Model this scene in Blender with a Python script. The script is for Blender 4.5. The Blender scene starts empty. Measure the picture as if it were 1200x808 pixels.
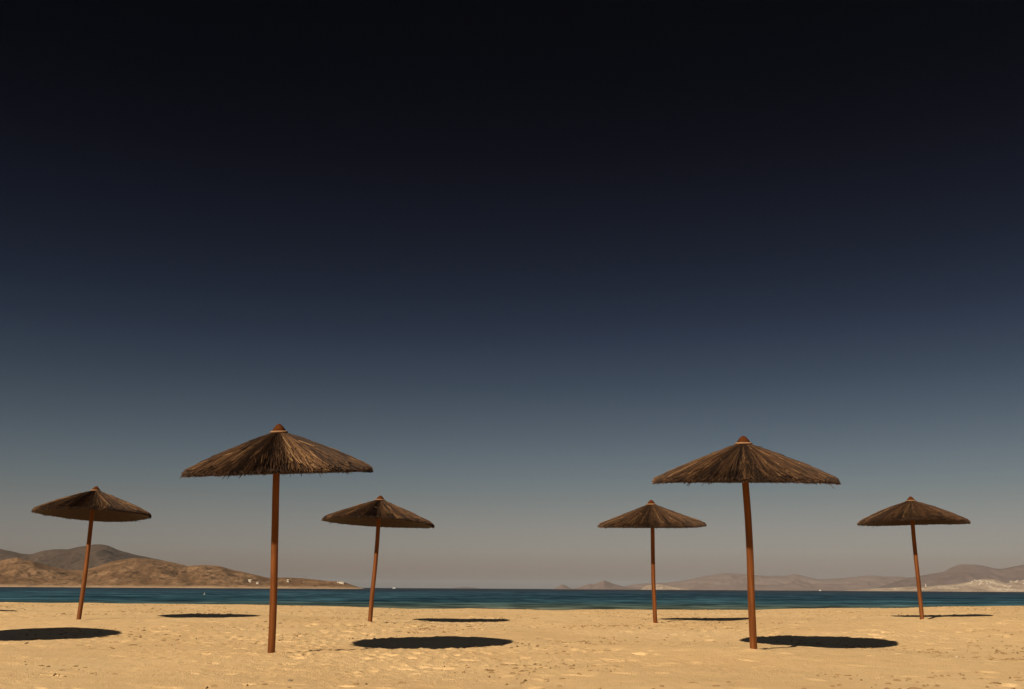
import bpy, math, random
import numpy as np
from mathutils import Matrix, Vector

S = bpy.context.scene
COL = S.collection
R = math.radians
random.seed(7)

# ------------------------------------------------------------------ camera
CAM_H, PITCH, ROLL, F = 0.73, 13.77, 0.334, 35.0
FPX = 1200 * F / 36.0                       # focal length in photo pixels (1200 x 808)
camd = bpy.data.cameras.new("camera")
camd.lens, camd.sensor_width = F, 36.0
camd.clip_start, camd.clip_end = 0.05, 90000.0
cam = bpy.data.objects.new("camera", camd)
COL.objects.link(cam)
CAM_M = Matrix.Translation((0, 0, CAM_H)) @ Matrix.Rotation(R(90 + PITCH), 4, 'X') @ Matrix.Rotation(R(ROLL), 4, 'Z')
cam.matrix_world = CAM_M
S.camera = cam
CAM_R = CAM_M.to_3x3()

# ------------------------------------------------------------------ sky, sun, exposure
SUN_EL, SUN_AZ = 31.5, 29.5                 # azimuth: degrees left of straight behind the camera
EXPOSURE = 0.3
SUN_DIR = Vector((math.sin(R(SUN_AZ)) * math.cos(R(SUN_EL)), math.cos(R(SUN_AZ)) * math.cos(R(SUN_EL)), -math.sin(R(SUN_EL))))


def lin(c):
    c = c / 255.0
    return c / 12.92 if c <= 0.04045 else ((c + 0.055) / 1.055) ** 2.4


world = bpy.data.worlds.new("World")
S.world = world
world.use_nodes = True
wn, wl = world.node_tree.nodes, world.node_tree.links
sky = wn.new('ShaderNodeTexSky')
sky.sky_type = 'NISHITA'
sky.sun_disc = False
sky.sun_elevation = R(SUN_EL)
sky.sun_rotation = R(180 + SUN_AZ)
tc = wn.new('ShaderNodeTexCoord')
sep = wn.new('ShaderNodeSeparateXYZ')
mr = wn.new('ShaderNodeMapRange')
mr.inputs['From Min'].default_value = 0.0
mr.inputs['From Max'].default_value = 1.0
ramp = wn.new('ShaderNodeValToRGB')
# deep polarised sky tint; stops above the frame raised to fill the shadows: (elevation deg, r, g, b)
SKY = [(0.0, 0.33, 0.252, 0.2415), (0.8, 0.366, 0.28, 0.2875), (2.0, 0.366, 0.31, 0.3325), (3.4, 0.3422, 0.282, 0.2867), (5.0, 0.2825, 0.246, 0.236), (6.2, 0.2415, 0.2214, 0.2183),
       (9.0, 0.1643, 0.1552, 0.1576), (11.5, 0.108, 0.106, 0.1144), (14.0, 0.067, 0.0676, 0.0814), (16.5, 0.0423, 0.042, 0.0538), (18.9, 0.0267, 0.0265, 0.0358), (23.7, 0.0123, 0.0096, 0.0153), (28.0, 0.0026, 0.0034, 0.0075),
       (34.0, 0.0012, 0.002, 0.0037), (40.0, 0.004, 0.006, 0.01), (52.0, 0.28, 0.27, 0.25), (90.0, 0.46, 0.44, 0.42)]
els = ramp.color_ramp.elements
while len(els) < len(SKY):
    els.new(0.5)
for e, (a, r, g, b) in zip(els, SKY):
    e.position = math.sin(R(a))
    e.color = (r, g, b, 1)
mul = wn.new('ShaderNodeMix')
mul.data_type = 'RGBA'
mul.blend_type = 'MULTIPLY'
mul.inputs[0].default_value = 1.0
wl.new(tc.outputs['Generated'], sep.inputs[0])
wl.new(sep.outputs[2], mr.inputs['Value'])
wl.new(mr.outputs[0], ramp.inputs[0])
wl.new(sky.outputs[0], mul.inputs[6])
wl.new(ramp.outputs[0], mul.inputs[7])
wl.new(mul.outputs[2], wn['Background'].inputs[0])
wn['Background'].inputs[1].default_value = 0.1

sund = bpy.data.lights.new("sun", 'SUN')
sund.energy, sund.angle, sund.color = 5.0, R(0.5), (1.0, 0.87, 0.66)
sun = bpy.data.objects.new("sun", sund)
COL.objects.link(sun)
sun.rotation_euler = SUN_DIR.to_track_quat('-Z', 'Y').to_euler()
sun.location = (-20, -30, 40)

S.view_settings.view_transform = 'Standard'
S.view_settings.look = 'None'
S.view_settings.gamma = 1.0
S.view_settings.use_curve_mapping = False
S.view_settings.exposure = EXPOSURE
S.cycles.use_denoising = True


# ------------------------------------------------------------------ helpers
def ray(px, py):
    """Direction in the world of a photo pixel, scaled so that its forward (Y) part is 1."""
    d = CAM_R @ Vector(((px - 600) / FPX, (404 - py) / FPX, -1.0))
    return d / d.y


def at(px, py, dist):
    d = ray(px, py)
    return Vector((d.x * dist, dist, CAM_H + d.z * dist))


def hsh(ix, iy, seed):
    h = (ix.astype(np.int64) * 374761393 + iy.astype(np.int64) * 668265263 + seed * 2147483647) & 0xffffffff
    h = ((h ^ (h >> 13)) * 1274126177) & 0xffffffff
    h = h ^ (h >> 16)
    return (h & 0xffffff) / float(0xffffff)


def noise(x, y, seed=0):
    ix, iy = np.floor(x), np.floor(y)
    fx, fy = x - ix, y - iy
    u, v = fx * fx * fx * (fx * (fx * 6 - 15) + 10), fy * fy * fy * (fy * (fy * 6 - 15) + 10)

    def g(dx, dy):
        a = hsh(ix + dx, iy + dy, seed) * 2 * np.pi
        return np.cos(a) * (fx - dx) + np.sin(a) * (fy - dy)
    a, b, c, d = g(0, 0), g(1, 0), g(0, 1), g(1, 1)
    return ((a * (1 - u) + b * u) * (1 - v) + (c * (1 - u) + d * u) * v) * 1.5


def fbm(x, y, oct=4, seed=0, gain=0.5):
    t, a = 0.0, 1.0
    for k in range(oct):
        t = t + a * noise(x * 2 ** k, y * 2 ** k, seed + k * 17)
        a *= gain
    return t


def sstep(a, b, x):
    t = np.clip((x - a) / (b - a), 0, 1)
    return t * t * (3 - 2 * t)


def mesh_obj(name, verts, faces, mat, parent=None, smooth=False):
    me = bpy.data.meshes.new(name)
    if isinstance(verts, np.ndarray):
        n = len(verts)
        me.vertices.add(n)
        me.vertices.foreach_set('co', verts.astype(np.float32).ravel())
        k = faces.shape[1]
        me.loops.add(faces.size)
        me.loops.foreach_set('vertex_index', faces.astype(np.int32).ravel())
        me.polygons.add(len(faces))
        me.polygons.foreach_set('loop_start', np.arange(0, faces.size, k, dtype=np.int32))
        me.update(calc_edges=True)
    else:
        me.from_pydata(verts, [], faces)
        me.update()
    if smooth:
        me.polygons.foreach_set('use_smooth', np.ones(len(me.polygons), dtype=bool))
    me.materials.append(mat)
    o = bpy.data.objects.new(name, me)
    COL.objects.link(o)
    if parent:
        o.parent = parent
    return o


def grid_faces(nr, nc, wrap=False):
    r = np.arange(nr - 1)[:, None]
    c = np.arange(nc if wrap else nc - 1)[None, :]
    c2 = (c + 1) % nc
    f = np.stack([r * nc + c, r * nc + c2, (r + 1) * nc + c2, (r + 1) * nc + c], -1)
    return f.reshape(-1, 4)


def tag(o, label=None, cat=None, group=None, kind=None):
    for k, v in (('label', label), ('category', cat), ('group', group), ('kind', kind)):
        if v:
            o[k] = v
    return o


class Mat:
    def __init__(self, name, rough=0.8, spec=0.3):
        self.m = bpy.data.materials.new(name)
        self.m.use_nodes = True
        self.n, self.l = self.m.node_tree.nodes, self.m.node_tree.links
        self.b = self.n['Principled BSDF']
        self.b.inputs['Roughness'].default_value = rough
        self.b.inputs['Specular IOR Level'].default_value = spec

    def node(self, t, **kw):
        n = self.n.new(t)
        for k, v in kw.items():
            if k in n.inputs:
                n.inputs[k].default_value = v
            else:
                setattr(n, k, v)
        return n

    def coords(self, scale=(1, 1, 1), kind='Object'):
        t = self.node('ShaderNodeTexCoord')
        m = self.node('ShaderNodeMapping')
        m.inputs['Scale'].default_value = scale
        self.l.new(t.outputs[kind], m.inputs[0])
        return m.outputs[0]

    def noise(self, vec, scale, detail=4, rough=0.55):
        n = self.node('ShaderNodeTexNoise')
        n.inputs['Scale'].default_value = scale
        n.inputs['Detail'].default_value = detail
        n.inputs['Roughness'].default_value = rough
        self.l.new(vec, n.inputs['Vector'])
        return n.outputs['Fac']

    def ramp(self, fac, stops):
        r = self.node('ShaderNodeValToRGB')
        e = r.color_ramp.elements
        while len(e) < len(stops):
            e.new(0.5)
        for el, (p, c) in zip(e, stops):
            el.position = p
            el.color = (*c, 1) if len(c) == 3 else c
        self.l.new(fac, r.inputs[0])
        return r.outputs[0]

    def mix(self, fac, a, b, mode='MIX'):
        x = self.node('ShaderNodeMix', data_type='RGBA', blend_type=mode)
        for s, v in ((x.inputs[0], fac), (x.inputs[6], a), (x.inputs[7], b)):
            if hasattr(v, 'links'):
                self.l.new(v, s)
            else:
                s.default_value = v if not isinstance(v, tuple) else (*v, 1)
        return x.outputs[2]

    def maprange(self, v, a, b, c=0.0, d=1.0):
        m = self.node('ShaderNodeMapRange')
        for k, x in (('From Min', a), ('From Max', b), ('To Min', c), ('To Max', d)):
            m.inputs[k].default_value = x
        self.l.new(v, m.inputs['Value'])
        return m.outputs[0]

    def math(self, op, a, b):
        m = self.node('ShaderNodeMath', operation=op)
        for s, v in ((m.inputs[0], a), (m.inputs[1], b)):
            if hasattr(v, 'links'):
                self.l.new(v, s)
            else:
                s.default_value = v
        return m.outputs[0]

    def bump(self, h, strength=0.3, dist=0.02):
        b = self.node('ShaderNodeBump')
        b.inputs['Strength'].default_value = strength
        b.inputs['Distance'].default_value = dist
        self.l.new(h, b.inputs['Height'])
        self.l.new(b.outputs[0], self.b.inputs['Normal'])

    def color(self, c):
        if hasattr(c, 'links'):
            self.l.new(c, self.b.inputs['Base Color'])
        else:
            self.b.inputs['Base Color'].default_value = (*c, 1)
        return self


# ------------------------------------------------------------------ materials
def m_sand():
    m = Mat('sand', 0.95, 0.1)
    v = m.coords()
    big = m.noise(v, 0.35, 5)
    mid = m.noise(v, 3.0, 6, 0.65)
    fine = m.noise(v, 60, 3, 0.6)
    c = m.ramp(big, [(0.3, (.65, .425, .215)), (0.5, (.69, .465, .240)), (0.72, (.72, .50, .27))])
    c = m.mix(0.55, c, m.ramp(mid, [(0.25, (.78, .74, .70)), (0.5, (1, 1, 1)), (0.75, (1.0, .98, .93))]), 'MULTIPLY')
    c = m.mix(0.5, c, m.ramp(fine, [(0.3, (.80, .76, .72)), (0.55, (1, 1, 1)), (0.8, (1, 1, 1))]), 'MULTIPLY')
    grains = m.noise(v, 14, 5, 0.7)
    c = m.mix(m.ramp(grains, [(0.66, (0, 0, 0)), (0.72, (1, 1, 1))]), c, (.42, .26, .11))
    m.color(c)
    m.bump(m.math('ADD', fine, m.math('MULTIPLY', mid, 1.5)), 0.8, 0.02)
    return m.m


def m_sea():
    m = Mat('sea_water', 0.3, 0.07)
    g = m.node('ShaderNodeNewGeometry')
    sp = m.node('ShaderNodeSeparateXYZ')
    m.l.new(g.outputs['Position'], sp.inputs[0])
    y = m.math('LOGARITHM', sp.outputs[1], 10.0)
    wob = m.noise(m.coords((.004, .02, 1)), 1.0, 4)
    fac = m.maprange(m.math('ADD', y, m.math('MULTIPLY', m.math('SUBTRACT', wob, 0.5), 0.35)), 1.95, 3.4)
    depth = m.ramp(fac, [(0.0, (.095, .090, .064)), (0.07, (.050, .070, .060)), (0.20, (.024, .066, .090)), (0.5, (.019, .048, .074)),
                         (0.74, (.018, .030, .046)), (1.0, (.018, .020, .030))])
    s1 = m.noise(m.coords((.006, .007, 1)), 1.0, 5, 0.62)
    s2 = m.noise(m.coords((.045, .035, 1)), 1.0, 4, 0.62)
    s3 = m.noise(m.coords((.24, .16, 1)), 1.0, 3, 0.6)
    c = m.mix(1.0, depth, m.ramp(s1, [(0.36, (.62, .68, .74)), (0.5, (1, 1, 1)), (0.64, (1.3, 1.28, 1.25))]), 'MULTIPLY')
    c = m.mix(1.0, c, m.ramp(s2, [(0.36, (.50, .55, .60)), (0.5, (1, 1, 1)), (0.64, (1.5, 1.5, 1.5))]), 'MULTIPLY')
    c = m.mix(1.0, c, m.ramp(s3, [(0.36, (.40, .43, .48)), (0.5, (1, 1, 1)), (0.64, (1.8, 1.8, 1.75))]), 'MULTIPLY')
    df = m.node('ShaderNodeBsdfDiffuse')
    gl = m.node('ShaderNodeBsdfGlossy')
    gl.inputs['Roughness'].default_value = 0.35
    gl.inputs['Color'].default_value = (1, 1, 1, 1)
    m.l.new(c, df.inputs['Color'])
    mx = m.node('ShaderNodeMixShader')
    m.l.new(m.maprange(s2, 0.40, 0.66, 0.004, 0.06), mx.inputs[0])
    m.l.new(df.outputs[0], mx.inputs[1])
    m.l.new(gl.outputs[0], mx.inputs[2])
    m.l.new(mx.outputs[0], m.n['Material Output'].inputs['Surface'])
    return m.m


def m_hill(name, lo, mid, hi, scale, contrast, beach=None, zref=0.0, zspan=5.0, scrub=None):
    m = Mat(name, 0.95, 0.05)
    v = m.coords()
    a = m.noise(v, scale, 6, 0.62)
    b = m.noise(v, scale * 7, 4, 0.7)
    c = m.ramp(a, [(0.5 - contrast, lo), (0.5, mid), (0.5 + contrast, hi)])
    if scrub:
        c = m.mix(m.ramp(b, [(0.50, (0, 0, 0)), (0.60, (.85, .85, .85))]), c, scrub)
    if beach:
        g = m.node('ShaderNodeNewGeometry')
        sp = m.node('ShaderNodeSeparateXYZ')
        m.l.new(g.outputs['Position'], sp.inputs[0])
        z = m.math('ADD', sp.outputs[2], m.math('MULTIPLY', m.math('SUBTRACT', a, 0.5), zspan * 1.5))
        c = m.mix(m.maprange(z, zref, zref + zspan, 1.0, 0.0), c, beach)
    m.color(c)
    m.bump(b, 0.6, 4.0)
    return m.m


def m_thatch(name, stops, rough=0.75):
    m = Mat(name, rough, 0.25)
    at_ = m.node('ShaderNodeAttribute', attribute_name='tone')
    c = m.ramp(at_.outputs['Fac'], stops)
    n = m.noise(m.coords((1, 1, 1)), 9, 4, 0.6)
    c = m.mix(0.6, c, m.ramp(n, [(0.3, (.62, .60, .58)), (0.6, (1, 1, 1))]), 'MULTIPLY')
    m.color(c)
    return m.m


def m_wood():
    m = Mat('stained_wood', 0.48, 0.7)
    m.b.inputs['Specular Tint'].default_value = (1.0, .50, .24, 1)
    v = m.coords((14, 14, 0.9))
    n = m.noise(v, 2.0, 6, 0.6)
    c = m.ramp(n, [(0.25, (.044, .013, .004)), (0.5, (.108, .033, .009)), (0.75, (.165, .058, .018))])
    k = m.noise(m.coords((6, 6, 2.5)), 1.6, 3)
    c = m.mix(m.ramp(k, [(0.54, (0, 0, 0)), (0.68, (.75, .75, .75))]), c, (.080, .026, .009))
    m.color(c)
    m.bump(n, 0.25, 0.004)
    return m.m


def m_plain(name, c, rough=0.7, spec=0.3, nscale=6.0, amt=0.35):
    m = Mat(name, rough, spec)
    n = m.noise(m.coords(), nscale, 5, 0.6)
    d = tuple(x * 0.6 for x in c)
    m.color(m.mix(amt, c, m.ramp(n, [(0.35, d), (0.65, c)])))
    return m.m


M_SAND, M_SEA = m_sand(), m_sea()
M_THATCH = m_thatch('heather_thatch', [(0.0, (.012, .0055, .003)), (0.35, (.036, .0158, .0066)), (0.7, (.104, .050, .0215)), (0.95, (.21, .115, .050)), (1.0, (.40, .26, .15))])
M_WOOD = m_wood()
M_TERRA = m_plain('terracotta', (.082, .024, .006), 0.9, 0.05, 25, 0.6)
M_RING = m_plain('pale_cane', (.27, .145, .075), 0.8, 0.2, 25, 0.6)
M_WHITE = m_plain('whitewash', (.52, .45, .36), 0.85, 0.2, 0.4, 0.2)
M_VILLAGE = m_plain('cream_plaster', (.46, .40, .33), 0.9, 0.1, 0.4, 0.3)
M_DARKWIN = m_plain('dark_opening', (.05, .05, .055), 0.5)
M_HULL = m_plain('white_hull', (.80, .80, .78), 0.35, 0.4, 1.0, 0.15)
M_TWIG = m_plain('driftwood', (.15, .095, .045), 0.85)
M_SHADOW_SCRAP = m_plain('shadow_scrap', (.25, .155, .072), 0.9, 0.1)  # brown of the scraps that stand in for small sand shadows
M_STONE = m_plain('beach_stone', (.16, .12, .08), 0.85)
M_SHELL = m_plain('pale_stone', (.50, .43, .33), 0.8)

# ------------------------------------------------------------------ umbrellas: where they stand
#        base px      apex px      rim left/right x   underside (deg the axis leans to the camera)   extra canopy roll
UMB = [
    dict(b=(92, 727), a=(113, 570), w=139, lean=-2.2, roll=0.0, spin=40, v=3, k=.935,
         label='reed beach umbrella farthest left on a pole leaning right, hills behind it'),
    dict(b=(317, 766), a=(327, 497), w=225, lean=6.3, roll=-1.9, spin=0, v=1, k=.988,
         label='tallest front reed umbrella, on the left half with a thick sunlit brown pole'),
    dict(b=(434, 730), a=(446, 581), w=131, lean=-0.8, roll=0.0, spin=115, v=0, k=1.0,
         label='small rear reed umbrella just right of the tallest front umbrella'),
    dict(b=(768, 731), a=(763, 586), w=126, lean=3.6, roll=0.0, spin=200, v=2, k=1.0,
         label='small rear reed umbrella just left of the right front umbrella'),
    dict(b=(884, 763), a=(871, 511), w=220, lean=5.2, roll=1.2, spin=75, v=0, k=.986,
         label='large front reed umbrella on the right half, shaggy rim and orange pole'),
    dict(b=(1080, 727), a=(1067, 582), w=131, lean=0.7, roll=0.0, spin=290, v=3, k=.945,
         label='rear reed umbrella farthest right on a pole leaning left, pale coast behind'),
]
for u in UMB:
    u['Z'] = FPX * 2.3 / u['w'] * (0.975 if u['w'] > 200 else 0.907)


# ------------------------------------------------------------------ sand
SEA_Z = -1.3


def sand_base(x, y):
    a = x / np.maximum(np.abs(y), 1.0)
    back = sstep(13, 20, y)
    z = back * (0.13 * np.clip(a / 0.41, 0, 1.3) ** 2 + 0.09 * sstep(0.05, 0.32, -a))
    z = z - 0.05 * np.exp(-((x + 2.9) ** 2 + (y - 12) ** 2) / 9.0)
    edge = 29.5 + 0.9 * noise(x * 0.11, x * 0 + 3.3, 5) + 0.5 * noise(x * 0.37, x * 0 + 9.1, 6)
    z = z + 0.0148 * (np.clip(y, -8, 18.3) - 12.6) + 0.0055 * (np.clip(y, 18.3, 30) - 18.3)
    t = np.maximum(y - edge, 0)
    return z - 0.115 * t * t / (t + 3.0)


# raster of small relief: lumps, hollows and trodden prints
RX0, RX1, RY0, RY1, RS = -23.0, 23.0, 3.5, 36.0, 0.02
nx, ny = int((RX1 - RX0) / RS), int((RY1 - RY0) / RS)
gx, gy = np.meshgrid(RX0 + RS * np.arange(nx), RY0 + RS * np.arange(ny))
H = 0.022 * fbm(gx * 0.5, gy * 0.5, 2, 11) + 0.004 * fbm(gx * 2.3, gy * 2.3, 3, 31, 0.6)
rough = np.clip(0.55 + 0.9 * fbm(gx * 0.22, gy * 0.22, 2, 77), 0.1, 1.3) * (0.55 + 0.45 * sstep(9.0, 11.5, gy))
H += rough * (0.009 * (0.5 - np.abs(fbm(gx * 4.6, gy * 4.6, 2, 51, 0.6))) + 0.017 * np.maximum(fbm(gx * 10.5, gy * 10.5, 2, 61, 0.6) - 0.14, 0) ** 0.8)
rng = np.random.default_rng(5)
NP = 10000
fx = rng.uniform(RX0 + 1, RX1 - 1, NP)
fy = RY0 + 1 + (RY1 - RY0 - 2) * rng.random(NP)
for k in range(NP):
    i, j = int((fx[k] - RX0) / RS), int((fy[k] - RY0) / RS)
    rg = rough[j, i]
    if rng.random() > 0.25 + 0.75 * rg:
        continue
    la, sa = rng.uniform(.05, .15), rng.uniform(.03, .07)
    an = rng.uniform(0, np.pi)
    d = rng.uniform(.008, .030) * (0.4 + 0.6 * rg) * (2.3 if rng.random() < 0.10 else 1.0)
    n = int(0.34 / RS)
    i0, i1, j0, j1 = i - n, i + n, j - n, j + n
    if i0 < 0 or j0 < 0 or i1 >= nx or j1 >= ny:
        continue
    X, Y = gx[j0:j1, i0:i1] - fx[k], gy[j0:j1, i0:i1] - fy[k]
    c, s = math.cos(an), math.sin(an)
    q = ((X * c + Y * s) / la) ** 2 + ((-X * s + Y * c) / sa) ** 2
    H[j0:j1, i0:i1] += -d * np.exp(-(q * 0.8) ** 3.0) + 0.15 * d * np.exp(-(np.sqrt(q) - 1.5) ** 2 * 7.0)
fade = sstep(RX0, RX0 + 2, gx) * sstep(RX1, RX1 - 2, gx) * sstep(RY0, RY0 + 1.5, gy) * sstep(RY1, RY1 - 3, gy)
H *= fade


def relief(x, y):
    u, v = (x - RX0) / RS, (y - RY0) / RS
    ok = (u >= 0) & (u < nx - 2) & (v >= 0) & (v < ny - 2)
    u, v = np.where(ok, u, 0), np.where(ok, v, 0)
    i, j = u.astype(int), v.astype(int)
    a, b = u - i, v - j
    z = (H[j, i] * (1 - a) + H[j, i + 1] * a) * (1 - b) + (H[j + 1, i] * (1 - a) + H[j + 1, i + 1] * a) * b
    return np.where(ok, z, 0.0)


def sand_z(x, y):
    x, y = np.asarray(x, float), np.asarray(y, float)
    return sand_base(x, y) + relief(x, y)


def ground_hit(px, py):
    d = ray(px, py)
    ts = np.linspace(5, 40, 7000)
    zz = CAM_H + d.z * ts
    g = sand_base(d.x * ts, ts) + 0.5 * relief(d.x * ts, ts)
    k = np.argmax(zz <= g)
    return Vector((d.x * ts[k], ts[k], float(sand_z(d.x * ts[k], ts[k]))))


for u in UMB:                                # pole feet: distance from the canopy's size, a small heap of sand at the foot
    d = ray(*u['b'])
    u['foot'] = Vector((d.x * u['Z'], u['Z'], CAM_H + d.z * u['Z']))
MOUNDS = []
for u in UMB:
    f = u['foot']
    MOUNDS.append((f.x, f.y, f.z - float(sand_z(f.x, f.y))))


def mounds(x, y):
    z = 0.0
    for mx, my, dz in MOUNDS:
        r2 = (x - mx) ** 2 + (y - my) ** 2
        z = z + dz * np.exp(-r2 / 1.8) + (0.016 + 0.014 * noise(x * 5.0, y * 5.0, 9)) * np.exp(-r2 / 0.045) - 0.03 * np.exp(-((x - mx - .28) ** 2 + (y - my + .12) ** 2) / .012)
    return z


dense = np.arange(-0.62, 0.62, 0.0016)
left = -0.62 - np.cumsum(np.geomspace(0.0016, 0.09, 90))
left = left[left > -math.pi + 0.03]
ang = np.concatenate([left[::-1], dense, -left])
rad = [0.25]
while rad[-1] < 60:
    r_ = rad[-1]
    rad.append(r_ + (r_ * 0.035 if r_ < 6.5 else r_ * 0.0030 if r_ < 46 else r_ * 0.03))
while rad[-1] < 900:
    rad.append(rad[-1] * 1.12)
rad = np.array(rad)
RR, AA = np.meshgrid(rad, ang, indexing='ij')
PX, PY = RR * np.sin(AA), RR * np.cos(AA)
PZ = sand_base(PX, PY) + relief(PX, PY) + mounds(PX, PY)
PZ = np.maximum(PZ, SEA_Z - 2.5)
verts = np.stack([PX, PY, PZ], -1).reshape(-1, 3)
faces = grid_faces(len(rad), len(ang), wrap=True)
verts = np.vstack([verts, [[0, 0, float(PZ[0].mean())]]])
sand = mesh_obj('sand_beach', verts, faces[:, ::-1], M_SAND, smooth=True)
tag(sand, 'golden trodden beach sand', kind='structure')
mod_cap = None
del gx, gy, fade, RR, AA, PX, PY, PZ, verts, faces

# ------------------------------------------------------------------ sea
ys = np.concatenate([np.linspace(36, 60, 4), np.geomspace(70, 21000, 60)])
xs = np.concatenate([-np.geomspace(20, 19000, 30)[::-1], np.geomspace(20, 19000, 30)])
YY, XX = np.meshgrid(ys, xs, indexing='ij')
v = np.stack([XX, YY, np.full_like(XX, SEA_Z)], -1).reshape(-1, 3)
sea = mesh_obj('sea', v, grid_faces(len(ys), len(xs)), M_SEA)
tag(sea, 'dark teal sea behind the beach', kind='structure')


# ------------------------------------------------------------------ hills and mountains
def terrain(name, ridge, D, front, back, mat, rough_amp, rough_scale, seed, npx=2.0, rows=46, power=0.8, label=None):
    rx = np.array([p[0] for p in ridge], float)
    ry = np.array([p[1] for p in ridge], float)
    cols = np.arange(rx[0], rx[-1] + 1e-6, npx)
    yy = np.interp(cols, rx, ry)
    ker = np.array([1, 2, 3, 2, 1], float) / 9
    yy = np.convolve(np.pad(yy, 2, mode='edge'), ker, 'valid')
    dirs = [ray(c, h) for c, h in zip(cols, yy)]
    sx = np.array([d.x for d in dirs])
    zr = CAM_H + np.array([d.z for d in dirs]) * D
    u = np.concatenate([np.linspace(0, 1, rows), 1 + np.linspace(0, 1, rows // 2)[1:]])
    U, SX = np.meshgrid(u, sx, indexing='ij')
    Yd = np.where(U <= 1, D - front + U * front, D + (U - 1) * back)
    X = SX * Yd
    base = SEA_Z - 2.0
    prof = np.where(U <= 1, np.clip(U, 0, 1) ** power, 1 - (U - 1) ** 1.5)
    Zr = np.broadcast_to(np.maximum(zr, base), U.shape)
    Z = base + (Zr - base) * prof
    nz = fbm(X / rough_scale, Yd / rough_scale, 5, seed, 0.55)
    gul = np.abs(fbm(X / (rough_scale * 0.7), Yd / (rough_scale * 1.6), 4, seed + 91, 0.55))
    w = np.where(U <= 1, np.sin(np.pi * np.clip(U, 0, 1)) ** 0.7 + 0.14 * np.clip(U, 0, 1), 0.2)
    Z = Z + rough_amp * (nz * 0.7 - gul) * w * np.clip((Zr - base) / (4 * rough_amp), 0, 1)
    verts = np.stack([X, Yd, Z], -1).reshape(-1, 3)
    o = mesh_obj(name, verts, grid_faces(len(u), len(sx)), mat, smooth=True)
    tag(o, label, kind='structure')

    def height(px, uu):
        k = int(np.argmin(np.abs(cols - px)))
        j = int(np.argmin(np.abs(u - uu)))
        return Vector((X[j, k], Yd[j, k], Z[j, k]))

    def on_pixel(px, py):
        k = int(np.argmin(np.abs(cols - px)))
        d = ray(px, py)
        for j in range(rows):
            if Z[j, k] >= CAM_H + d.z * Yd[j, k]:
                return Vector((d.x * Yd[j, k], Yd[j, k], Z[j, k]))
        return height(px, 1.0)
    return o, on_pixel


M_H1 = m_hill('dry_hill', (.125, .066, .032), (.185, .102, .052), (.27, .160, .086), .016, .14, beach=(.40, .27, .165), zref=SEA_Z, zspan=4.5, scrub=(.095, .060, .030))
M_H2 = m_hill('dark_ridge', (.056, .037, .026), (.082, .054, .038), (.112, .074, .053), .006, .22, scrub=(.070, .052, .038))
M_H3 = m_hill('hazed_far_ridge', (.155, .110, .094), (.185, .135, .116), (.225, .168, .145), .003, .2)  # kept pale: part of the distance haze is put into this colour
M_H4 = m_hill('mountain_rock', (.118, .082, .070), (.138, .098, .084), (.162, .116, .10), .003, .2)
M_H5 = m_hill('pale_coast', (.21, .15, .115), (.32, .24, .18), (.50, .40, .30), .012, .14, scrub=(.27, .19, .13))

terrain('mountain', [(-90, 648), (-60, 641), (-25, 641), (0, 643.5), (11, 645.7), (27, 649.3), (37, 649.3), (51, 645.3), (64, 643.8), (79, 643.8), (95, 640.5),
                     (108, 638.3), (116, 637.9), (125, 639), (139, 644.5), (158, 650), (174, 653.5), (207, 660), (250, 672), (300, 690)],
        3200, 700, 500, M_H2, 11.0, 145.0, 3, npx=1.5, label='dark brown ridge behind the tan hill on the left')
hill_o, hill_at = terrain('hill', [(-90, 664), (-40, 662), (0, 656.7), (20, 653), (37, 657.6), (60, 664), (81, 668), (97, 668), (114, 664), (132, 657.6), (158, 654),
                 (174, 654.8), (194, 657.6), (220, 663), (238, 661.6), (257, 663), (275, 668.4), (297, 673), (315, 677.6), (337, 676.7),
                 (352, 677.6), (376, 680), (403, 682), (414, 686.0), (423, 689.0), (432, 691.5)],
        2000, 480, 400, M_H1, 7.0, 85.0, 8, npx=1.0, rows=70, label='tan dry headland across the bay on the left')
terrain('mountain', [(640, 692), (648, 690.5), (654, 688), (658.7, 684.6), (664, 687), (670, 690.3), (675, 689.5), (690, 684.3), (696, 684.9), (707.7, 680), (719, 684.5), (740, 690), (752, 693)],
        5700, 600, 500, M_H3, 5.5, 180.0, 13, npx=1.0, label='twin peaked far ridge near the middle of the horizon')
terrain('mountain', [(715, 691), (740, 685.7), (757, 683.5), (780, 683), (803, 680), (822, 676), (850, 671.5), (871, 672.7), (897, 675), (920, 675), (932, 672.7),
                     (946, 676), (960, 679.2), (990, 677.3), (1018, 674.5), (1050, 676), (1072, 677), (1110, 677), (1160, 674), (1230, 672), (1300, 676)],
        6500, 1050, 650, M_H3, 15.0, 290.0, 21, npx=1.5, label='pale hazy mountain range on the right horizon')
terrain('mountain', [(1020, 692), (1040, 685), (1060, 679), (1083, 673.8), (1100, 671.3), (1107, 670), (1113.6, 665.7), (1125, 661.5), (1146, 662), (1165, 666.3), (1174, 666.8), (1186, 664.5),
                     (1200, 662), (1230, 662), (1280, 666), (1330, 674)],
        5500, 650, 550, M_H4, 14.0, 230.0, 34, npx=1.5, label='purple brown mountain at the right edge')
coast_o, coast_at = terrain('hill', [(990, 692.5), (1010, 691), (1030, 689.6), (1060, 688.0), (1085, 687.3), (1110, 685.5), (1125, 683.6), (1140, 681), (1150, 678.5), (1157, 678.3), (1165, 678.8),
                                     (1174, 682), (1180, 683.8), (1186, 681.2), (1200, 680), (1230, 679), (1270, 683), (1300, 690)],
                            4700, 290, 290, M_H5, 5.0, 52.0, 44, npx=0.8, label='low pale coast below the right mountain')
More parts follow.
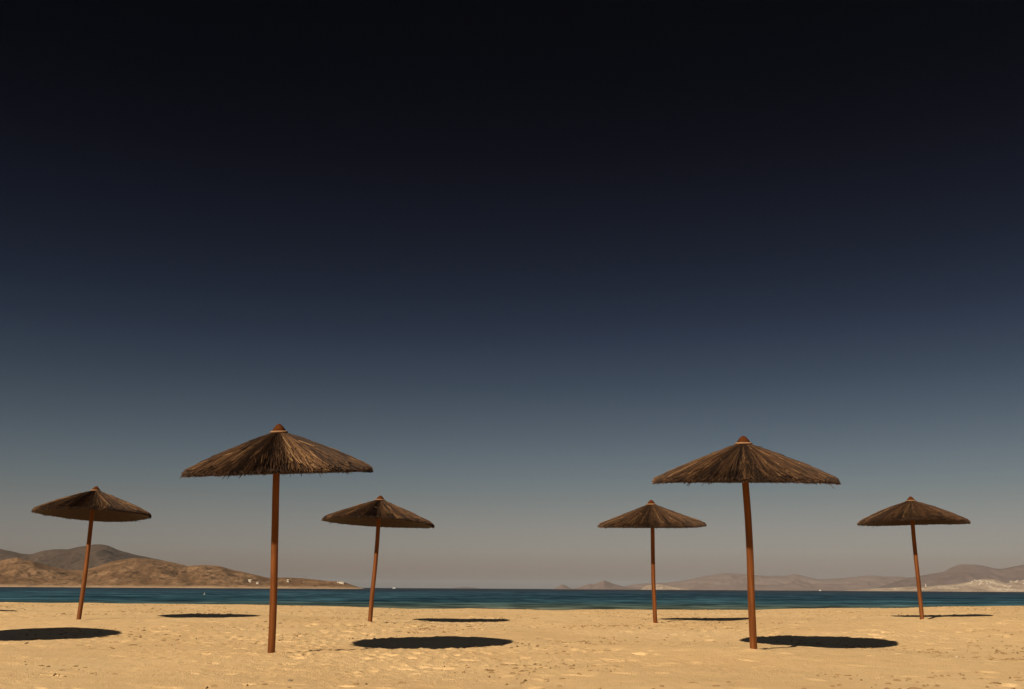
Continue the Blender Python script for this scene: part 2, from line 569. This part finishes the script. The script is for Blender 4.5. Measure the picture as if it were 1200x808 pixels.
terrain('hill', [(748, 693), (757, 686.5), (770, 684.6), (781, 686.5), (795, 689), (806, 690.6), (815, 692.5)], 5200, 290, 290, M_H5, 4.2, 62.0, 55, npx=0.8, label='pale rocky slope under the far range')
terrain('island', [(524, 690.5), (532, 688.9), (545, 688.2), (556, 688.8), (566, 690.4)], 9000, 320, 320, M_H4, 2.0, 250.0, 66, npx=1.0, label='faint low island on the horizon')

# ------------------------------------------------------------------ air
hz = Mat('haze_air')
for n_ in list(hz.n):
    if n_.type == 'BSDF_PRINCIPLED':
        hz.n.remove(n_)
pv = hz.n.new('ShaderNodeVolumePrincipled')
pv.inputs['Color'].default_value = (.46, .51, .60, 1)
pv.inputs['Density'].default_value = 3.2e-5
pv.inputs['Anisotropy'].default_value = -0.2
hz.l.new(pv.outputs[0], hz.n['Material Output'].inputs['Volume'])
bx = [(-20000, -6000, -5.0), (20000, -6000, -5.0), (20000, 22500, -5.0), (-20000, 22500, -5.0),
      (-20000, -6000, 165.0), (20000, -6000, 165.0), (20000, 22500, 165.0), (-20000, 22500, 165.0)]
haze = mesh_obj('haze', bx, [(0, 3, 2, 1), (4, 5, 6, 7), (0, 1, 5, 4), (1, 2, 6, 5), (2, 3, 7, 6), (3, 0, 4, 7)], hz.m)
tag(haze, 'thin warm haze over the bay', kind='stuff')


# ------------------------------------------------------------------ umbrellas
APEX, RIM_R, DROP = 2.72, 1.15, 0.575        # prototype: apex height, canopy radius, apex to rim
RING_R = 0.10


def canopy_z(t):
    """Height of the thatch surface; t = 0 under the cap, 1 at the rim."""
    return APEX - 0.128 - (DROP - 0.128) * (1.02 * t - 0.02 * t * t) + 0.008 * math.sin(math.pi * t)


def thatch_mesh(seed, wav=0.0, sag_=0.0):
    rg = np.random.default_rng(seed)
    p1, p2, p3 = rg.uniform(0, 6.28, 3)

    def surf(t, ph):
        return canopy_z(t) + wav * t ** 1.5 * (math.sin(ph + p1) * .5 + math.sin(2 * ph + p2) + .6 * math.sin(3 * ph + p3)) - sag_ * math.sin(math.pi * t)

    V, Fq, T = [], [], []

    def strand(phi0, dphi, t0, t1, o0, o1, rad, tone, sag=0.0, bend=0.0):
        b = len(V)
        segs = 4
        for k in range(segs):
            s = k / (segs - 1)
            t = t0 + (t1 - t0) * s
            r = RING_R * 0.95 + (RIM_R - RING_R * 0.95) * t
            ph = phi0 + dphi * s + bend * math.sin(math.pi * s)
            z = surf(t, ph) + o0 + (o1 - o0) * s - (sag * s ** 3)
            rr = rad * (0.8 + 0.3 * math.sin(math.pi * (0.15 + 0.8 * s)))
            er = (math.cos(ph), math.sin(ph))
            et = (-er[1], er[0])
            for q in range(3):
                a = q * 2 * math.pi / 3 + math.pi / 2
                cx, cz = math.cos(a) * rr, math.sin(a) * rr
                V.append((er[0] * r + et[0] * cx + er[0] * cz * 0.42, er[1] * r + et[1] * cx + er[1] * cz * 0.42, z + cz * 0.9))
        for k in range(segs - 1):
            for q in range(3):
                Fq.append((b + k * 3 + q, b + k * 3 + (q + 1) % 3, b + (k + 1) * 3 + (q + 1) % 3, b + (k + 1) * 3 + q))
                T.append(tone)
        e = b + (segs - 1) * 3
        Fq.append((b + 2, b + 1, b))
        Fq.append((e, e + 1, e + 2))
        T.extend((tone, tone * 0.8))

    # clumps of similar strands round the cone
    nb = 170
    clump = rg.normal(0, 1, nb)
    clump = (clump + np.roll(clump, 1) * 0.4) * 0.13
    lift = np.abs(rg.normal(0, 1, nb)) * 0.009
    rimw = rg.normal(0, 1, nb)
    rimw = (rimw + np.roll(rimw, 1) + np.roll(rimw, -1)) * 0.004

    def put(n, t0a, t0b, t1a, t1b, oa, ob, tm, ts, spread=0.04):
        for _ in range(n):
            ph = rg.uniform(0, 2 * math.pi)
            c = int(ph / (2 * math.pi) * nb) % nb
            t0, t1 = rg.uniform(t0a, t0b), rg.uniform(t1a, t1b)
            if t1 > 0.93:
                t1 += rimw[c]
            o0 = rg.uniform(oa, ob)
            strand(ph, rg.normal(0, spread), t0, t1, o0 * 0.7, o0 + lift[c] * rg.uniform(.3, 1), rg.uniform(.0028, .0060),
                   float(np.clip(tm + clump[c] + rg.normal(0, ts), 0, 0.96)), rg.uniform(-.004, .006), rg.normal(0, .012))
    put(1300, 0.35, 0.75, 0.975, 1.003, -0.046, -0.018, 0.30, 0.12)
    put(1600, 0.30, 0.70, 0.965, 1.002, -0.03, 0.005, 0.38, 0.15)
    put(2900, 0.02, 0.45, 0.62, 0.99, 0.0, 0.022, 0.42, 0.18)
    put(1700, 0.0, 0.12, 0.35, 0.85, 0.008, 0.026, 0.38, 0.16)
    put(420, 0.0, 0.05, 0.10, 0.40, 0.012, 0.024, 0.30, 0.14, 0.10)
    # pale reeds that catch the eye, a few lying askew
    put(160, 0.05, 0.6, 0.5, 0.98, 0.016, 0.034, 0.70, 0.10, 0.08)
    for _ in range(2):
        ph = rg.uniform(0, 2 * math.pi)
        t0 = rg.uniform(0.15, 0.7)
        strand(ph, rg.choice([-1, 1]) * rg.uniform(.15, .34), t0, t0 + rg.uniform(.1, .25), 0.045, 0.048, 0.005, 0.93)
    # ragged ends under the rim
    for _ in range(35):
        ph = rg.uniform(0, 2 * math.pi)
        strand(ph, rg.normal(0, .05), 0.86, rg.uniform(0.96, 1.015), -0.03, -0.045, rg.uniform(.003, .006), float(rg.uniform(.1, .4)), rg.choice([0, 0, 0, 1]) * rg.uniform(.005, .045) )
    # woven reed mat that carries the thatch (two skins, closed at the rim and the neck)
    nseg, rows_ = 96, 9
    b = len(V)
    for skin in (0, 1):
        for k in range(rows_):
            t = 0.0 + 0.965 * k / (rows_ - 1)
            r = RING_R * 0.95 + (RIM_R - RING_R * 0.95) * t
            for s in range(nseg):
                ph = 2 * math.pi * s / nseg
                V.append((r * math.cos(ph), r * math.sin(ph), surf(t, ph) - (0.012 if skin == 0 else 0.046)))
    for skin in (0, 1):
        o = b + skin * rows_ * nseg
        for k in range(rows_ - 1):
            for s in range(nseg):
                q = (o + k * nseg + s, o + k * nseg + (s + 1) % nseg, o + (k + 1) * nseg + (s + 1) % nseg, o + (k + 1) * nseg + s)
                Fq.append(q[::-1] if skin == 0 else q)
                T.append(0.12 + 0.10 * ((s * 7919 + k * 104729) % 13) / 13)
    for k in (0, rows_ - 1):
        for s in range(nseg):
            q = (b + k * nseg + s, b + k * nseg + (s + 1) % nseg, b + (rows_ + k) * nseg + (s + 1) % nseg, b + (rows_ + k) * nseg + s)
            Fq.append(q if k == 0 else q[::-1])
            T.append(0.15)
    me = bpy.data.meshes.new('thatch')
    me.from_pydata(V, [], Fq)
    me.update()
    at_ = me.attributes.new('tone', 'FLOAT', 'FACE')
    at_.data.foreach_set('value', np.array(T, dtype=np.float32))
    me.materials.append(M_THATCH)
    return me


def lathe(name, prof, mat, seg=24, parent=None, wob=0.0, seed=0, smooth=True):
    rg = random.Random(seed)
    V, Fc = [], []
    for (r, z) in prof:
        for s in range(seg):
            a = 2 * math.pi * s / seg
            k = r * (1 + wob * rg.uniform(-1, 1))
            V.append((k * math.cos(a), k * math.sin(a), z))
    for i in range(len(prof) - 1):
        for s in range(seg):
            Fc.append((i * seg + s, i * seg + (s + 1) % seg, (i + 1) * seg + (s + 1) % seg, (i + 1) * seg + s))
    Fc.append(tuple(range(seg))[::-1])
    Fc.append(tuple((len(prof) - 1) * seg + s for s in range(seg)))
    return mesh_obj(name, V, Fc, mat, parent, smooth)


def pole_mesh():
    """A turned trunk, not quite straight, with the odd knot."""
    seg, rows_ = 20, 40
    V, Fc = [], []
    for k in range(rows_):
        z = -0.55 + (APEX - 0.14 + 0.55) * k / (rows_ - 1)
        ox, oy = 0.011 * math.sin(z * 1.9 + 0.4), 0.008 * math.sin(z * 2.6 + 1.1)
        for s in range(seg):
            a = 2 * math.pi * s / seg
            r = (0.045 - 0.0012 * z) * (1 + 0.02 * math.sin(a * 3 + z * 4.1) + 0.012 * math.sin(z * 9 + a))
            V.append((ox + r * math.cos(a), oy + r * math.sin(a), z))
    for k in range(rows_ - 1):
        for s in range(seg):
            Fc.append((k * seg + s, k * seg + (s + 1) % seg, (k + 1) * seg + (s + 1) % seg, (k + 1) * seg + s))
    Fc.append(tuple(range(seg))[::-1])
    Fc.append(tuple((rows_ - 1) * seg + s for s in range(seg)))
    return V, Fc


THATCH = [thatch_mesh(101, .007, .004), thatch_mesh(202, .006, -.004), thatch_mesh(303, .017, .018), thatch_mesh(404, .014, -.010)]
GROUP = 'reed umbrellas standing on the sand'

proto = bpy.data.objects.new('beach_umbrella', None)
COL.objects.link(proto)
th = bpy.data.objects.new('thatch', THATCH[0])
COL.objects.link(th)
th.parent = proto
pv_, pf_ = pole_mesh()
mesh_obj('pole', pv_, pf_, M_WOOD, proto, True)
lathe('cap', [(0.078, APEX - 0.083), (0.082, APEX - 0.076), (0.060, APEX - 0.045), (0.034, APEX - 0.014), (0.014, APEX - 0.002), (0.004, APEX)], M_TERRA, 20, proto)
lathe('cap_ring', [(0.100, APEX - 0.112), (0.112, APEX - 0.104), (0.112, APEX - 0.095), (0.096, APEX - 0.086), (0.06, APEX - 0.081)], M_RING, 28, proto, 0.012, 4)


def copy_umbrella():
    c = proto.copy()
    COL.objects.link(c)
    for ch in proto.children:
        d = ch.copy()
        COL.objects.link(d)
        d.parent = c
    return c


def place(o, foot, apex, scale_w, roll, spin, variant, label):
    axis = (apex - foot).normalized()
    L = (apex - foot).length
    # tilt the upright prototype onto the axis, spin it, keep the foot where the pole meets the sand
    rot = Vector((0, 0, 1)).rotation_difference(axis).to_matrix().to_4x4()
    sz = L / APEX
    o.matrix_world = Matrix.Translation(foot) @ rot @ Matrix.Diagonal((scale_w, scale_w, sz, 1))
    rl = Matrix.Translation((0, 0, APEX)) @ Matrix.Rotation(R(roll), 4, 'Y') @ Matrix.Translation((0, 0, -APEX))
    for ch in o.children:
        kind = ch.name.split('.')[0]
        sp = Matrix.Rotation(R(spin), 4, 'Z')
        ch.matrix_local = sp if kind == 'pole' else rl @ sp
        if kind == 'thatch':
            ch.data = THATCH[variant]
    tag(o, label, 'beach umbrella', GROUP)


jobs = []
for u in UMB:
    foot = u['foot']
    Lap = 2.7
    ty = foot.y - Lap * math.sin(R(u['lean']))
    apex = at(u['a'][0], u['a'][1], ty)
    jobs.append((foot, apex, u['w'] * ty / FPX / 2 / RIM_R * 0.985 * u['k'], u['roll'], u['spin'], u['v'], u['label']))
# two more of the rows stand left of the frame; only their shades reach into the picture
for (x, y, lb, sp_) in ((-8.55, 12.1, 'reed umbrella left of the picture, its round shade on the sand at the left edge', 140),
                        (-13.5, 18.9, 'reed umbrella beyond the left edge, its narrow shade at the sea end of the sand', 250)):
    f = Vector((x, y, float(sand_z(x, y))))
    jobs.append((f, f + Vector((0.05, -0.1, 2.72)), 1.0, 0.0, sp_, 0, lb))
for k, j in enumerate(jobs):
    o = proto if k == 0 else copy_umbrella()
    place(o, *j)


# ------------------------------------------------------------------ things far off
def box(V, Fc, x0, x1, y0, y1, z0, z1):
    b = len(V)
    V += [(x0, y0, z0), (x1, y0, z0), (x1, y1, z0), (x0, y1, z0), (x0, y0, z1), (x1, y0, z1), (x1, y1, z1), (x0, y1, z1)]
    Fc += [tuple(b + i for i in f) for f in ((0, 3, 2, 1), (4, 5, 6, 7), (0, 1, 5, 4), (1, 2, 6, 5), (2, 3, 7, 6), (3, 0, 4, 7))]


def house(p, w, d, h, label, group=None, upper=True, parts=True, mat=None):
    t = bpy.data.objects.new('house', None)
    COL.objects.link(t)
    t.location = p
    V, Fc = [], []
    box(V, Fc, -w / 2, w / 2, -d / 2, d / 2, -4.0, h)
    if upper:
        box(V, Fc, -w * .42, w * .10, -d * .35, d * .45, h + .003, h * 1.7)
    for (x0, x1, y0, y1) in ((-w / 2, w / 2, -d / 2, -d / 2 + .3), (w * .2, w / 2, d / 2 - .3, d / 2), (w / 2 - .3, w / 2, -d / 2 + .303, d / 2 - .303)):
        box(V, Fc, x0, x1, y0, y1, h + .004, h + .6)
    mesh_obj('wall', V, Fc, mat or M_WHITE, t)
    if parts:
        for xx, zz, ww, hh, nm in ((-w * .3, .9, 1.0, 1.2, 'window'), (w * .12, .9, 1.0, 1.2, 'window'), (w * .36, 0.02, 1.1, 2.1, 'door')):
            V, Fc = [], []
            box(V, Fc, xx - ww / 2, xx + ww / 2, -d / 2 - .05, -d / 2 - .004, zz, zz + hh)
            mesh_obj(nm, V, Fc, M_DARKWIN, t)
    tag(t, label, 'house', group)
    return t


house(hill_at(293, 682.6), 5.2, 5, 3.2, 'bright white house on the tan headland touching the left side of the tall pole', 'white houses on the tan headland', upper=False)
house(hill_at(302, 684.6), 4.4, 4, 2.2, 'small white house low on the headland left of the tall pole', 'white houses on the tan headland', upper=False)
house(hill_at(337.5, 681.8), 3.8, 4, 2.6, 'small white house on the headland slope just right of the tall pole', 'white houses on the tan headland', upper=False)
house(hill_at(399, 684.0), 11.5, 5, 2.1, 'long low white house near the tip of the headland', 'white houses on the tan headland', upper=False)

rh = random.Random(12)
spots = []
while len(spots) < 18:
    if rh.random() < 0.7:
        px, py = rh.gauss(1154, 12), rh.uniform(680.5, 686)
    else:
        px, py = rh.uniform(1184, 1200), rh.uniform(681, 685)
    if not (1130 < px < 1200):
        continue
    spots.append((px, py))
for k, (px, py) in enumerate(spots):
    p = coast_at(px, py)
    house(p, rh.uniform(4, 7.5), 6, rh.uniform(2.2, 3.4), 'tiny white village house on the pale coast below the right mountain', 'white village on the far coast', parts=False, mat=M_VILLAGE)
for px, py, lb in ((1085, 687.8, 'thin white tower on the low coast right of the rightmost pole'),):
    p = coast_at(px, py)
    o = lathe('tower', [(3.0, -3), (2.8, 3), (2.4, 8.6), (2.9, 8.7), (2.9, 9.3), (1.75, 9.4), (1.75, 11.3), (0.2, 12.6)], M_WHITE, 16)
    o.location = p
    tag(o, lb, 'tower')


def boat(px, dist, L, label, rot=0.0):
    d = ray(px, 690)
    t = bpy.data.objects.new('motor_boat', None)
    COL.objects.link(t)
    t.location = (d.x * dist, dist, SEA_Z)
    t.rotation_euler.z = rot
    V, Fc = [], []
    n = 12
    for k in range(n):                       # hull stations, bow at +x
        s = k / (n - 1)
        x = (s - .5) * L
        wd = L * .16 * (1 - max(0, (s - .45) / .55) ** 2.2) + .02
        top = L * .13 + L * .07 * s * s
        V += [(x, -wd, top), (x, -wd * .82, 0.02), (x, 0, -L * .05), (x, wd * .82, 0.02), (x, wd, top)]
    for k in range(n - 1):
        for q in range(4):
            Fc.append((k * 5 + q, (k + 1) * 5 + q, (k + 1) * 5 + q + 1, k * 5 + q + 1))
        Fc.append((k * 5 + 4, (k + 1) * 5 + 4, (k + 1) * 5, k * 5))
    Fc.append((0, 1, 2, 3, 4))
    Fc.append(tuple((n - 1) * 5 + q for q in (4, 3, 2, 1, 0)))
    mesh_obj('hull', V, Fc, M_HULL, t)
    V, Fc = [], []
    b = L * .16
    c0, c1, w = -L * .22, L * .16, L * .105
    V += [(c0, -w, b), (c1, -w, b), (c1, w, b), (c0, w, b), (c0 + .1, -w * .85, b + L * .2), (c1 - L * .1, -w * .85, b + L * .2), (c1 - L * .1, w * .85, b + L * .2), (c0 + .1, w * .85, b + L * .2)]
    Fc += [(0, 3, 2, 1), (4, 5, 6, 7), (0, 1, 5, 4), (1, 2, 6, 5), (2, 3, 7, 6), (3, 0, 4, 7)]
    mesh_obj('cabin', V, Fc, M_HULL, t)
    tag(t, label, 'boat')


boat(462, 2600, 9.0, 'small white boat on the open horizon right of the rear left umbrella pole', 0.5)
boat(961, 4200, 11.0, 'tiny white boat under the far range right of the large right umbrella', 0.3)
boat(1134, 4600, 13.0, 'white boat off the pale coast right of the rightmost pole', 2.8)

# a small float on the near water
d_ = ray(239.5, 697.2)
tb = (SEA_Z - CAM_H) / d_.z
M_BUOY = m_plain('weathered_float', (.36, .31, .30), 0.6)
bo = lathe('buoy', [(0.02, -0.22), (0.2, -0.16), (0.29, 0.0), (0.26, 0.16), (0.13, 0.29), (0.06, 0.34), (0.05, 0.62), (0.09, 0.66), (0.05, 0.74)], M_BUOY, 20)
bo.scale = (.75, .75, .75)
bo.location = (d_.x * tb, tb, SEA_Z + 0.02)
tag(bo, 'small pale buoy floating on the dark water left of the tallest umbrella', 'buoy')


# ------------------------------------------------------------------ small things on the sand
def stick(px, py, length, rad, rot, label, seed):
    rg = random.Random(seed)
    p = ground_hit(px, py)
    pts = []
    n = 9
    for k in range(n):
        s = (k / (n - 1) - .5) * length
        x, y = p.x + s * math.cos(rot) + rg.uniform(-1, 1) * .012, p.y + s * math.sin(rot) + rg.uniform(-1, 1) * .012
        pts.append(Vector((x, y, float(sand_z(x, y)) * 0.3 + p.z * 0.7 + rad * .8 + rg.uniform(0, .008))))
    V, Fc = [], []
    for k, q in enumerate(pts):
        r = rad * (1 - 0.55 * k / n)
        for s in range(6):
            a = s * math.pi / 3
            V.append((q.x - p.x - math.sin(rot) * r * math.cos(a), q.y - p.y + math.cos(rot) * r * math.cos(a), q.z - p.z + r * math.sin(a)))
    for k in range(n - 1):
        for s in range(6):
            Fc.append((k * 6 + s, k * 6 + (s + 1) % 6, (k + 1) * 6 + (s + 1) % 6, (k + 1) * 6 + s))
    Fc.append(tuple(range(6))[::-1])
    Fc.append(tuple((n - 1) * 6 + s for s in range(6)))
    o = mesh_obj('twig', V, Fc, M_TWIG, None, True)
    o.location = p
    tag(o, label, 'twig')


def pebble(px, py, size, mat, label, seed):
    p = ground_hit(px, py)
    rg = random.Random(seed)
    V, Fc = [], []
    for i in range(7):
        th_ = math.pi * i / 6
        for s in range(12):
            a = 2 * math.pi * s / 12
            k = size * (1 + .14 * math.sin(a * 2 + seed) + .08 * rg.uniform(-1, 1))
            V.append((1.25 * k * math.sin(th_) * math.cos(a), k * math.sin(th_) * math.sin(a), .62 * k * math.cos(th_)))
    for i in range(6):
        for s in range(12):
            Fc.append((i * 12 + s, (i + 1) * 12 + s, (i + 1) * 12 + (s + 1) % 12, i * 12 + (s + 1) % 12))
    o = mesh_obj('pebble', V, Fc, mat, None, True)
    o.location = p + Vector((0, 0, size * .3))
    tag(o, label, 'pebble')


stick(713, 764, .10, .012, -0.25, 'short dark twig on open sand midway between the two front poles', 1)
pebble(396, 774.5, .016, M_STONE, 'dark pebble on the sand below the left end of the middle shade', 2)
pebble(340, 799, .016, M_STONE, 'dark pebble near the bottom edge under the tallest umbrella', 3)
pebble(1121, 770.5, .013, M_SHELL, 'pale stone on the sand below the rightmost umbrella', 4)
pebble(875, 759, .016, M_SHELL, 'small pale stone just left of the right front pole foot', 5)


# brown scraps standing in for small shadows in the trodden sand: far too many to count
rl = np.random.default_rng(77)
V, Fc = [], []
made = 0
while made < 3800:
    y = 7.0 + 30 * rl.random() ** 1.3
    x = rl.uniform(-.58, .58) * y
    dens = 0.30 + 1.25 * float(fbm(np.array([x * .45]), np.array([y * .35]), 3, 301)[0])
    if rl.random() > dens * (0.35 if y < 9.5 else 1.0):
        continue
    made += 1
    L, w = rl.uniform(.02, .075) * (1 + 1.4 * (rl.random() < .08)), rl.uniform(.005, .012)
    an = rl.normal(0, .9)
    n = 4
    bend = rl.uniform(-.5, .5)
    b = len(V)
    sx_, sy_ = x, y
    xs_ = x + np.linspace(-.5, .5, n) * L * math.cos(an)
    ys_ = y + np.linspace(-.5, .5, n) * L * math.sin(an) + bend * L * np.linspace(-1, 1, n) ** 2 * .5
    zs_ = sand_z(xs_, ys_)
    for k in range(n):
        ww = w * (1.0 if k in (1, 2) else .5)
        for (ox, oz) in ((-1, 0.1), (0, 1.0), (1, 0.1)):
            V.append((xs_[k] - math.sin(an) * ox * ww, ys_[k] + math.cos(an) * ox * ww, zs_[k] + oz * ww * 1.3 + .001))
    for k in range(n - 1):
        for q in range(2):
            Fc.append((b + k * 3 + q, b + (k + 1) * 3 + q, b + (k + 1) * 3 + q + 1, b + k * 3 + q + 1))
        Fc.append((b + k * 3 + 2, b + (k + 1) * 3 + 2, b + (k + 1) * 3, b + k * 3))
    Fc.append((b, b + 1, b + 2))
    Fc.append((b + (n - 1) * 3 + 2, b + (n - 1) * 3 + 1, b + (n - 1) * 3))
lit = mesh_obj('shadow_scraps', V, Fc, M_SHADOW_SCRAP)
tag(lit, 'brown scraps standing in for small shadows on the sand', kind='stuff')
